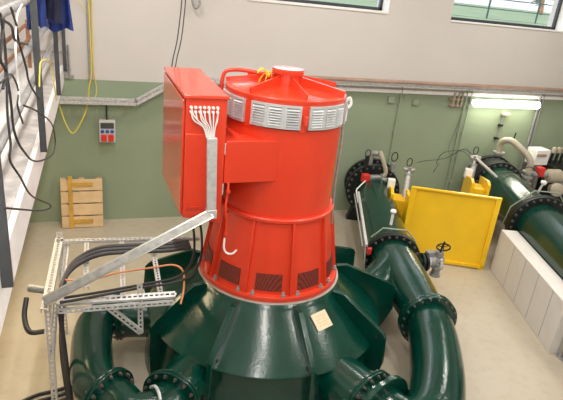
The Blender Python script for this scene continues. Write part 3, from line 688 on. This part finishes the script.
# ------------------------------------------------------------------ wall lamp
lm = thing('fluorescent_lamp', 'lit white fluorescent lamp mounted horizontally on the green wall', 'lamp', (7.4, YB, 2.13))
M().bb((6.60, YB-.07, 2.10), (8.22, YB-.001, 2.19)).obj('housing', whitep, lm, bevel=.006)
M().lathe((6.66, YB-.10, 2.13), (1,0,0), [(.04, 0), (.072, .01), (.072, 1.49), (.04, 1.50)], 20).obj('diffuser', lampm, lm)
lt = bpy.data.lights.new('lamp_tube_light', 'AREA'); lt.shape = 'RECTANGLE'; lt.size = 1.45; lt.size_y = .1; lt.energy = 20; lt.color = (1, .93, .72)
lo = bpy.data.objects.new('lamp_tube_light', lt); C.objects.link(lo); lo.location = (7.41, YB-.18, 2.10); lo.rotation_euler = (RD(-20), 0, 0)

# cable tray along the wall
ct = thing('cable_tray', 'perforated galvanised cable tray along the back wall, rising behind the cabinet', 'cable tray', (0, YB, 1.9))
pts = [(-.52, 8.09, 1.955), (.55, 8.09, 1.955), (1.10, 8.09, 2.28), (3.0, 8.09, 2.40)]
for a, b_ in zip(pts[:-1], pts[1:]):
    d = (V(b_)-V(a)).normalized()
    M().slotted(a, b_, .20, (0,0,1), .03, .06, .003).obj('tray_floor', zinc, ct)
    M().slotted(V(a)+V((0,-.10,.03)), V(b_)+V((0,-.10,.03)), .09, (0,-1,0), .012, .045).obj('tray_side', zinc, ct)
M().slotted((3.0, 8.10, 2.40), (XR, 8.10, 2.40), .18, (0,0,1), .03, .12, .003).obj('tray_floor', zinc, ct)
M().bb((3.0, 8.005, 2.39), (XR, 8.012, 2.43)).obj('tray_lip', zincd, ct)
for x in (-.3, .4, 1.6, 3.6, 5.0, 6.4, 7.8, 9.2):
    z = 1.93 if x < .5 else (2.30 if x < 2 else 2.375)
    M().beam((x, 8.0, z), (x, YB, z), .03, .025).obj('bracket', zincd, ct)
tag(M().tube([(3.2, 8.11, 2.445), (5, 8.11, 2.445), (7, 8.11, 2.445), (XR, 8.11, 2.445)], .032, 8).obj('insulated_pipe', copper), 'brown insulated pipe lying in the wall cable tray right of the generator', 'pipe')
struct(M().bb((3.0, 8.165, 2.24), (XR, YB, 2.30)).obj('trim_4', whitew))
# socket box
sb = thing('socket_box', 'grey socket box with blue and red outlets on the green wall', 'socket box', (.13, YB, 1.5))
M().bb((.02, 8.08, 1.33), (.25, YB, 1.67)).obj('box_body', greyp, sb, bevel=.008)
M().bb((.04, 8.07, 1.55), (.23, 8.082, 1.635)).obj('breaker_window', darkgap, sb)
for i in range(3): M().lathe((.065+i*.07, 8.081, 1.505), (0,-1,0), [(.027, 0), (.027, .012), (.02, .018)], 16).obj('blue_outlet', bluep, sb)
for i in range(2): M().bb((.045+i*.1, 8.055, 1.35), (.125+i*.1, 8.082, 1.46)).obj('red_outlet', redp, sb, bevel=.008)
M().tube([(.135, 8.14, 1.67), (.13, 8.15, 1.78), (.135, 8.15, 1.93)], .013, 8).obj('feed_cable', cabm, sb)
# conduits on the wall
def conduit(x, z0_, z1_, lab, r=.014, m=None):
    t = thing('wall_conduit', lab, 'conduit', (x, YB, z0_))
    M().cyl((x, YB-.025, z0_), (x, YB-.025, z1_), r, 8).obj('tube', m or wallpipe, t)
    k = z0_+.12
    while k < z1_:
        M().bb((x-.025, YB-.035, k), (x+.025, YB, k+.03)).obj('clip', m or wallpipe, t); k += .5
    return t
conduit(-.075, 2.25, 3.9, 'thick grey conduit running up the white wall behind the socket box', .028, rail)
conduit(-.36, 2.25, 2.72, 'short thin grey conduit at the gallery corner', .015, rail)
conduit(5.11, .9, 2.37, 'thin sage conduit on the green wall between generator and lamp')
conduit(6.50, .4, 2.37, 'sage conduit left of the wall lamp', .016)
conduit(6.60, .4, 2.37, 'sage conduit immediately left of the wall lamp, closest to it', .013)
conduit(8.24, .6, 2.37, 'pale conduit at the right end of the wall lamp', .022, rail)
conduit(8.32, .6, 2.37, 'pale conduit just right of the lamp-end conduit', .018, rail)
jb = tag(M().bb((4.86, YB-.05, 2.06), (4.98, YB, 2.18)).obj('junction_box', wallpipe, None, bevel=.008), 'small sage junction box on the wall left of the thin conduit', 'junction box')
jb = tag(M().bb((5.38, YB-.05, 2.04), (5.48, YB, 2.14)).obj('junction_box', wallpipe, None, bevel=.008), 'small sage junction box on the wall right of the thin conduit', 'junction box')
cp = thing('wall_bracket', 'rusty orange bracket under the tray left of the lamp', 'bracket', (6.3, YB, 2.1))
M().bb((6.15, YB-.06, 2.05), (6.42, YB, 2.075)).obj('arm', copper, cp); M().bb((6.12, YB-.06, 2.16), (6.45, YB, 2.185)).obj('arm', copper, cp)
for x in (6.2, 6.3, 6.38): M().bb((x, YB-.07, 2.04), (x+.025, YB, 2.30)).obj('upright', beige, cp)
tp = thing('wall_tap', 'small tap and thin pipe on the wall below the lamp', 'tap', (7.45, YB, 1.8))
M().cyl((7.44, YB-.03, 1.42), (7.46, YB-.03, 1.95), .01, 8).obj('supply_pipe', zincd, tp)
M().bb((7.40, YB-.10, 1.90), (7.55, YB, 1.96)).obj('tap_body', beige, tp, bevel=.01)
M().bb((7.40, YB-.06, 1.68), (7.48, YB, 1.72)).obj('bracket', blackm, tp); M().bb((7.38, YB-.06, 1.42), (7.46, YB, 1.46)).obj('bracket', blackm, tp)
tag(M().tube([(6.45, 8.15, 1.9), (6.40, 8.14, 1.6), (6.33, 8.14, 1.3), (6.42, 8.12, 1.1), (6.7, 8.1, 1.25), (6.9, 8.12, 1.05)], .004, 6).obj('hanging_wire', cabg), 'thin dark wire hanging on the wall left of the large valve', 'cable')

# pallet leaning against wall
pt = thing('timber_pallet', 'small pine pallet propped upright against the green wall at left', 'pallet', (-.27, 8.05, 0))
tl = RD(9); Rp = Matrix.Rotation(-tl, 3, 'X'); base = V((-.56, 7.92, .0))
def pb(a, b_, m, nm):
    q = M(); c = [(a[i]+b_[i])/2 for i in range(3)]; d = [b_[i]-a[i] for i in range(3)]
    q.box(base+Rp @ V(c), d, Rp); return q.obj(nm, m, pt, bevel=.003)
for i in range(4): pb((0, 0, .01+i*.195), (.60, .022, .185+i*.195), ply, 'deck_board')
for x in (.0, .26, .52): pb((x, .022, 0), (x+.08, .10, .78), wood, 'stringer')
pb((.11, -.022, -.0), (.17, 0, .82), woody, 'yellow_batten')
pb((.17, -.02, .08), (.45, 0, .14), woody, 'yellow_batten'); pb((.17, -.02, .66), (.46, 0, .72), woody, 'yellow_batten')

# crane pendant
cr = thing('crane_pendant', 'thin twin steel wires hanging down behind the red cabinet', 'wire', (.84, 5.9, 2.0))
M().tube([(.72, 5.9, 2.1), (.78, 5.9, 2.84), (.86, 5.9, 3.4), (.98, 5.9, ZC)], .006, 6).obj('wire', cabg, cr)
M().tube([(.76, 5.9, 2.1), (.82, 5.9, 2.84), (.90, 5.9, 3.4), (1.0, 5.9, ZC)], .006, 6).obj('wire', cabg, cr)
M().bb((.70, 5.87, 1.98), (.78, 5.93, 2.11)).obj('pendant_block', yellow, cr, bevel=.01)
hx = 1.40; hz = 3.44
ds = tag(M().tube([(hx, 8.19, hz+.30), (hx, 8.10, hz+.16), (hx-.05, 8.09, hz+.08), (hx-.05, 8.09, hz-.02), (hx, 8.09, hz-.08), (hx+.05, 8.09, hz-.02), (hx+.045, 8.09, hz+.03)], .018, 8).obj('wall_hook', gcast), 'grey steel hook hanging high on the white wall above the cabinet', 'hook')

# ------------------------------------------------------------------ railing
rl = thing('gallery_railing', 'steel railing with dark posts and three bare rails along the left gallery', 'railing', (-.41, 4.4, 2.2))
for y in (.3, 2.33, 4.36, 6.50, 8.12):
    M().bb((-.433, y-.012, 2.36), (-.385, y+.012, 3.50)).obj('post', post, rl, bevel=.002)
for z, r in ((3.485, .030), (3.16, .024), (2.90, .024)):
    M().cyl((-.455, .4, z), (-.455, 8.18, z), r, 14).obj('rail', rail, rl)
# near railing post plate hanging lower
tb2 = thing('timber_barrier', 'brown wooden two-rail barrier standing on the gallery behind the steel railing', 'barrier', (-.8, 6, 2.45))
for z in (3.02, 2.83): M().beam((-.80, 3.1, z), (-.80, 7.9, z), .02, .035).obj('rail', woodb, tb2)
for y in (3.2, 7.75): M().bb((-.84, y, 2.447), (-.80, y+.05, 3.05)).obj('post', woodb, tb2)
gp = tag(M().bb((-.66, 2.72, 2.452), (-.60, 2.80, 3.3)).obj('green_post', dgreen, None), 'dark green steel post standing on the gallery at the left edge', 'post')

# blue overalls hung over the railing
jk = thing('overalls', 'blue work overalls hanging over the far end of the gallery railing', 'clothing', (-.42, 5.8, 3.2))
def cloth(name, x0_, x1_, y_, ztop, zbot, m, seed=0, flare=.0):
    random.seed(seed); q = M(); nx, nz = 22, 18; vs = []; ph = random.random()*6
    for j in range(nz+1):
        t = j/nz; z = ztop+(zbot-ztop)*t
        for i in range(nx+1):
            s_ = i/nx; x = x0_+(x1_-x0_)*s_; x += (x-(x0_+x1_)/2)*flare*t
            y = y_-.025*(1+.8*t)*(sin(s_*9+ph)+.5*sin(s_*21+ph*2+t*3))-.05*sin(pi*s_)*(.4+t)
            vs.append((x, y, z-.02*sin(s_*7+ph)*t))
    W = nx+1; fs = [(j*W+i, j*W+i+1, (j+1)*W+i+1, (j+1)*W+i) for j in range(nz) for i in range(nx)]
    n = len(vs); vs += [(v[0], v[1]+.05, v[2]) for v in vs]
    fs += [tuple(n+k for k in f)[::-1] for f in fs]
    bd = [j*W for j in range(nz+1)]+[nz*W+i for i in range(1, nx+1)]+[j*W+nx for j in range(nz-1, -1, -1)]+[i for i in range(nx-1, 0, -1)]
    fs += [(bd[i], bd[(i+1) % len(bd)], n+bd[(i+1) % len(bd)], n+bd[i]) for i in range(len(bd))]
    q.add(vs, fs); return q.obj(name, m, jk)
cloth('trouser_leg', -.60, -.44, 5.75, 3.56, 3.165, blue, seed=1, flare=.1)
cloth('jacket_lining', -.52, -.30, 5.95, 3.56, 3.22, navy, seed=3)
cloth('trouser_leg', -.42, -.25, 6.15, 3.56, 3.12, blue, seed=2, flare=.5)
M().beam((-.58, 5.92, 3.56), (-.27, 6.02, 3.56), .40, .05).obj('folded_waist', blue, jk, bevel=.015)

# hanging cables over the railing
random.seed(11)
def loop(pts, r, m, lab, nm='hanging_cable'):
    return tag(M().tube(pts, r, 7).obj(nm, m), lab, 'cable')
X = -.372
def L2(l): return [(X+.008*sin(3*k), y, z) for k, (y, z) in enumerate(l)]
loop(L2([(2.58, 3.53), (2.62, 3.42), (2.63, 3.29), (2.63, 3.15), (2.7, 2.99), (2.87, 2.84), (3.5, 2.57), (4.53, 2.28), (5.14, 2.21), (4.72, 2.49), (3.9, 2.79), (3.02, 3.04)]), .006, cabm, 'black cable looping widest from the left railing out across the slab edge')
loop(L2([(2.62, 3.50), (2.62, 3.33), (2.54, 3.11), (2.51, 2.98), (2.5, 2.91), (2.69, 2.76), (3.16, 2.47), (4.0, 2.06), (4.21, 1.94), (3.4, 2.27), (2.26, 2.78)]), .0055, cabm, 'black cable dropping lowest, in a pointed loop below the left gallery')
loop(L2([(2.92, 3.53), (3.05, 3.44), (3.11, 3.36), (3.28, 3.2), (3.45, 3.08), (3.72, 2.94), (4.21, 2.76)]), .006, cabm, 'black cable slanting down from the top rail to the second dark post')
loop(L2([(2.57, 3.51), (2.87, 3.45), (3.0, 3.37), (3.45, 3.3)]), .007, cabm, 'short thick black cable bridging to the second dark post under the top rail')
loop(L2([(2.67, 3.50), (2.53, 3.41), (2.49, 3.35), (2.57, 3.29), (2.5, 3.23)]), .007, cabm, 'thick black coiled cable at the left picture edge just below the top rail')
loop(L2([(3.36, 3.52), (3.11, 3.48), (3.0, 3.37), (2.92, 3.31), (2.98, 3.17), (2.87, 3.07)]), .005, cabw, 'thin white cable hanging from the top rail among the black ones')
loop(L2([(2.42, 3.27), (2.73, 3.25), (2.95, 3.13), (2.83, 3.08), (3.03, 2.94)]), .005, cabm, 'thin black cable in a flat arc below the middle rail')
loop(L2([(3.98, 2.95), (4.05, 3.03), (4.25, 3.08), (4.83, 3.0), (5.2, 2.87), (5.3, 2.68), (5.59, 2.5)]), .005, caby, 'yellow cable arching between the second and third dark posts')
loop([(-.07, 8.13, 3.9), (-.065, 8.13, 3.2), (-.06, 8.13, 2.4), (-.10, 8.12, 2.15), (-.12, 8.12, 1.98), (-.18, 8.05, 1.75), (-.33, 8.0, 1.50), (-.42, 8.0, 1.60), (-.50, 8.05, 1.85), (-.55, 8.1, 2.1)], .009, caby, 'yellow cable running down the thick conduit into a hanging loop')
loop([(-.04, 8.165, 3.9), (-.03, 8.17, 3.2), (-.035, 8.17, 2.5), (0, 8.16, 2.12), (-.02, 8.12, 2.0)], .007, caby, 'second yellow cable hugging the right side of the thick conduit')
loop([(-.42, 8.1, 4.0), (-.3, 8.1, 3.5), (-.18, 8.15, 3.3), (-.08, 8.17, 3.15)], .005, caby, 'fine yellow wire curving across the white wall beside the conduit')

# pale board on the near gallery
tag(M().prism([(-.60, 1.50, 2.455), (-.33, 1.46, 2.455), (-.27, 1.40, 2.455), (-.25, .9, 2.455), (-.6, .9, 2.455)], (0, 0, .015)).obj('pale_board', paleblue, None, bevel=.004), 'pale blue board lying at the near gallery edge, bottom left corner', 'board')

# ------------------------------------------------------------------ ceiling lamps (the hall's own lighting)
k = 0
for x, nx in ((.3, 'left'), (3.6, 'middle'), (7.2, 'right')):
    for y, ny in ((.2, 'front'), (3.0, 'centre'), (6.0, 'back')):
        t = thing('ceiling_lamp', 'long fluorescent ceiling lamp, %s row, %s position under the ceiling' % (nx, ny), 'lamp', (x, y, ZC), 'ceiling lamps')
        M().bb((x-.1, y-.75, ZC-.08), (x+.1, y+.75, ZC)).obj('housing', whitep, t, bevel=.01)
        M().bb((x-.085, y-.73, ZC-.11), (x+.085, y+.73, ZC-.079)).obj('diffuser', lampm, t, bevel=.01)
        l = bpy.data.lights.new('ceiling_lamp_light', 'AREA'); l.shape = 'RECTANGLE'; l.size = .2; l.size_y = 1.45; l.energy = 62; l.color = (1, .95, .88)
        o = bpy.data.objects.new('ceiling_lamp_light', l); C.objects.link(o); o.location = (x, y, ZC-.13)

t = thing('added_gallery_fill', 'added warm fill lamp, unseen under the left gallery slab', 'lamp', (-1.0, 5.2, 2.2))  # unseen lamp added under the slab to tint the left floor warm yellow
M().bb((-1.08, 4.45, 2.14), (-.92, 5.95, 2.2)).obj('housing', whitep, t)
M().bb((-1.06, 4.47, 2.11), (-.94, 5.93, 2.141)).obj('diffuser', lampm, t)
l = bpy.data.lights.new('added_gallery_fill_light', 'AREA'); l.shape = 'RECTANGLE'; l.size = .15; l.size_y = 1.4; l.energy = 22; l.color = (1, .74, .36)
o = bpy.data.objects.new('added_gallery_fill_light', l); C.objects.link(o); o.location = (-1.0, 5.2, 2.09)

# daylight
w = bpy.data.worlds.new('sky'); S.world = w; w.use_nodes = True
bg = w.node_tree.nodes['Background']; bg.inputs[0].default_value = (.86, .93, 1, 1); bg.inputs[1].default_value = 3.2
# the photographer's flash, at the camera, bounced wide
fl_ = bpy.data.lights.new('flash', 'AREA'); fl_.shape = 'DISK'; fl_.size = .12; fl_.energy = 30; fl_.color = (1, .97, .94)
fo = bpy.data.objects.new('flash', fl_); C.objects.link(fo); fm_ = mw.copy(); fm_.translation = V((0, -.02, CAMH+.18)); fo.matrix_world = fm_

S.view_settings.view_transform = 'Standard'; S.view_settings.look = 'None'; S.view_settings.gamma = 1
S.view_settings.use_curve_mapping = False; S.view_settings.exposure = 0.05
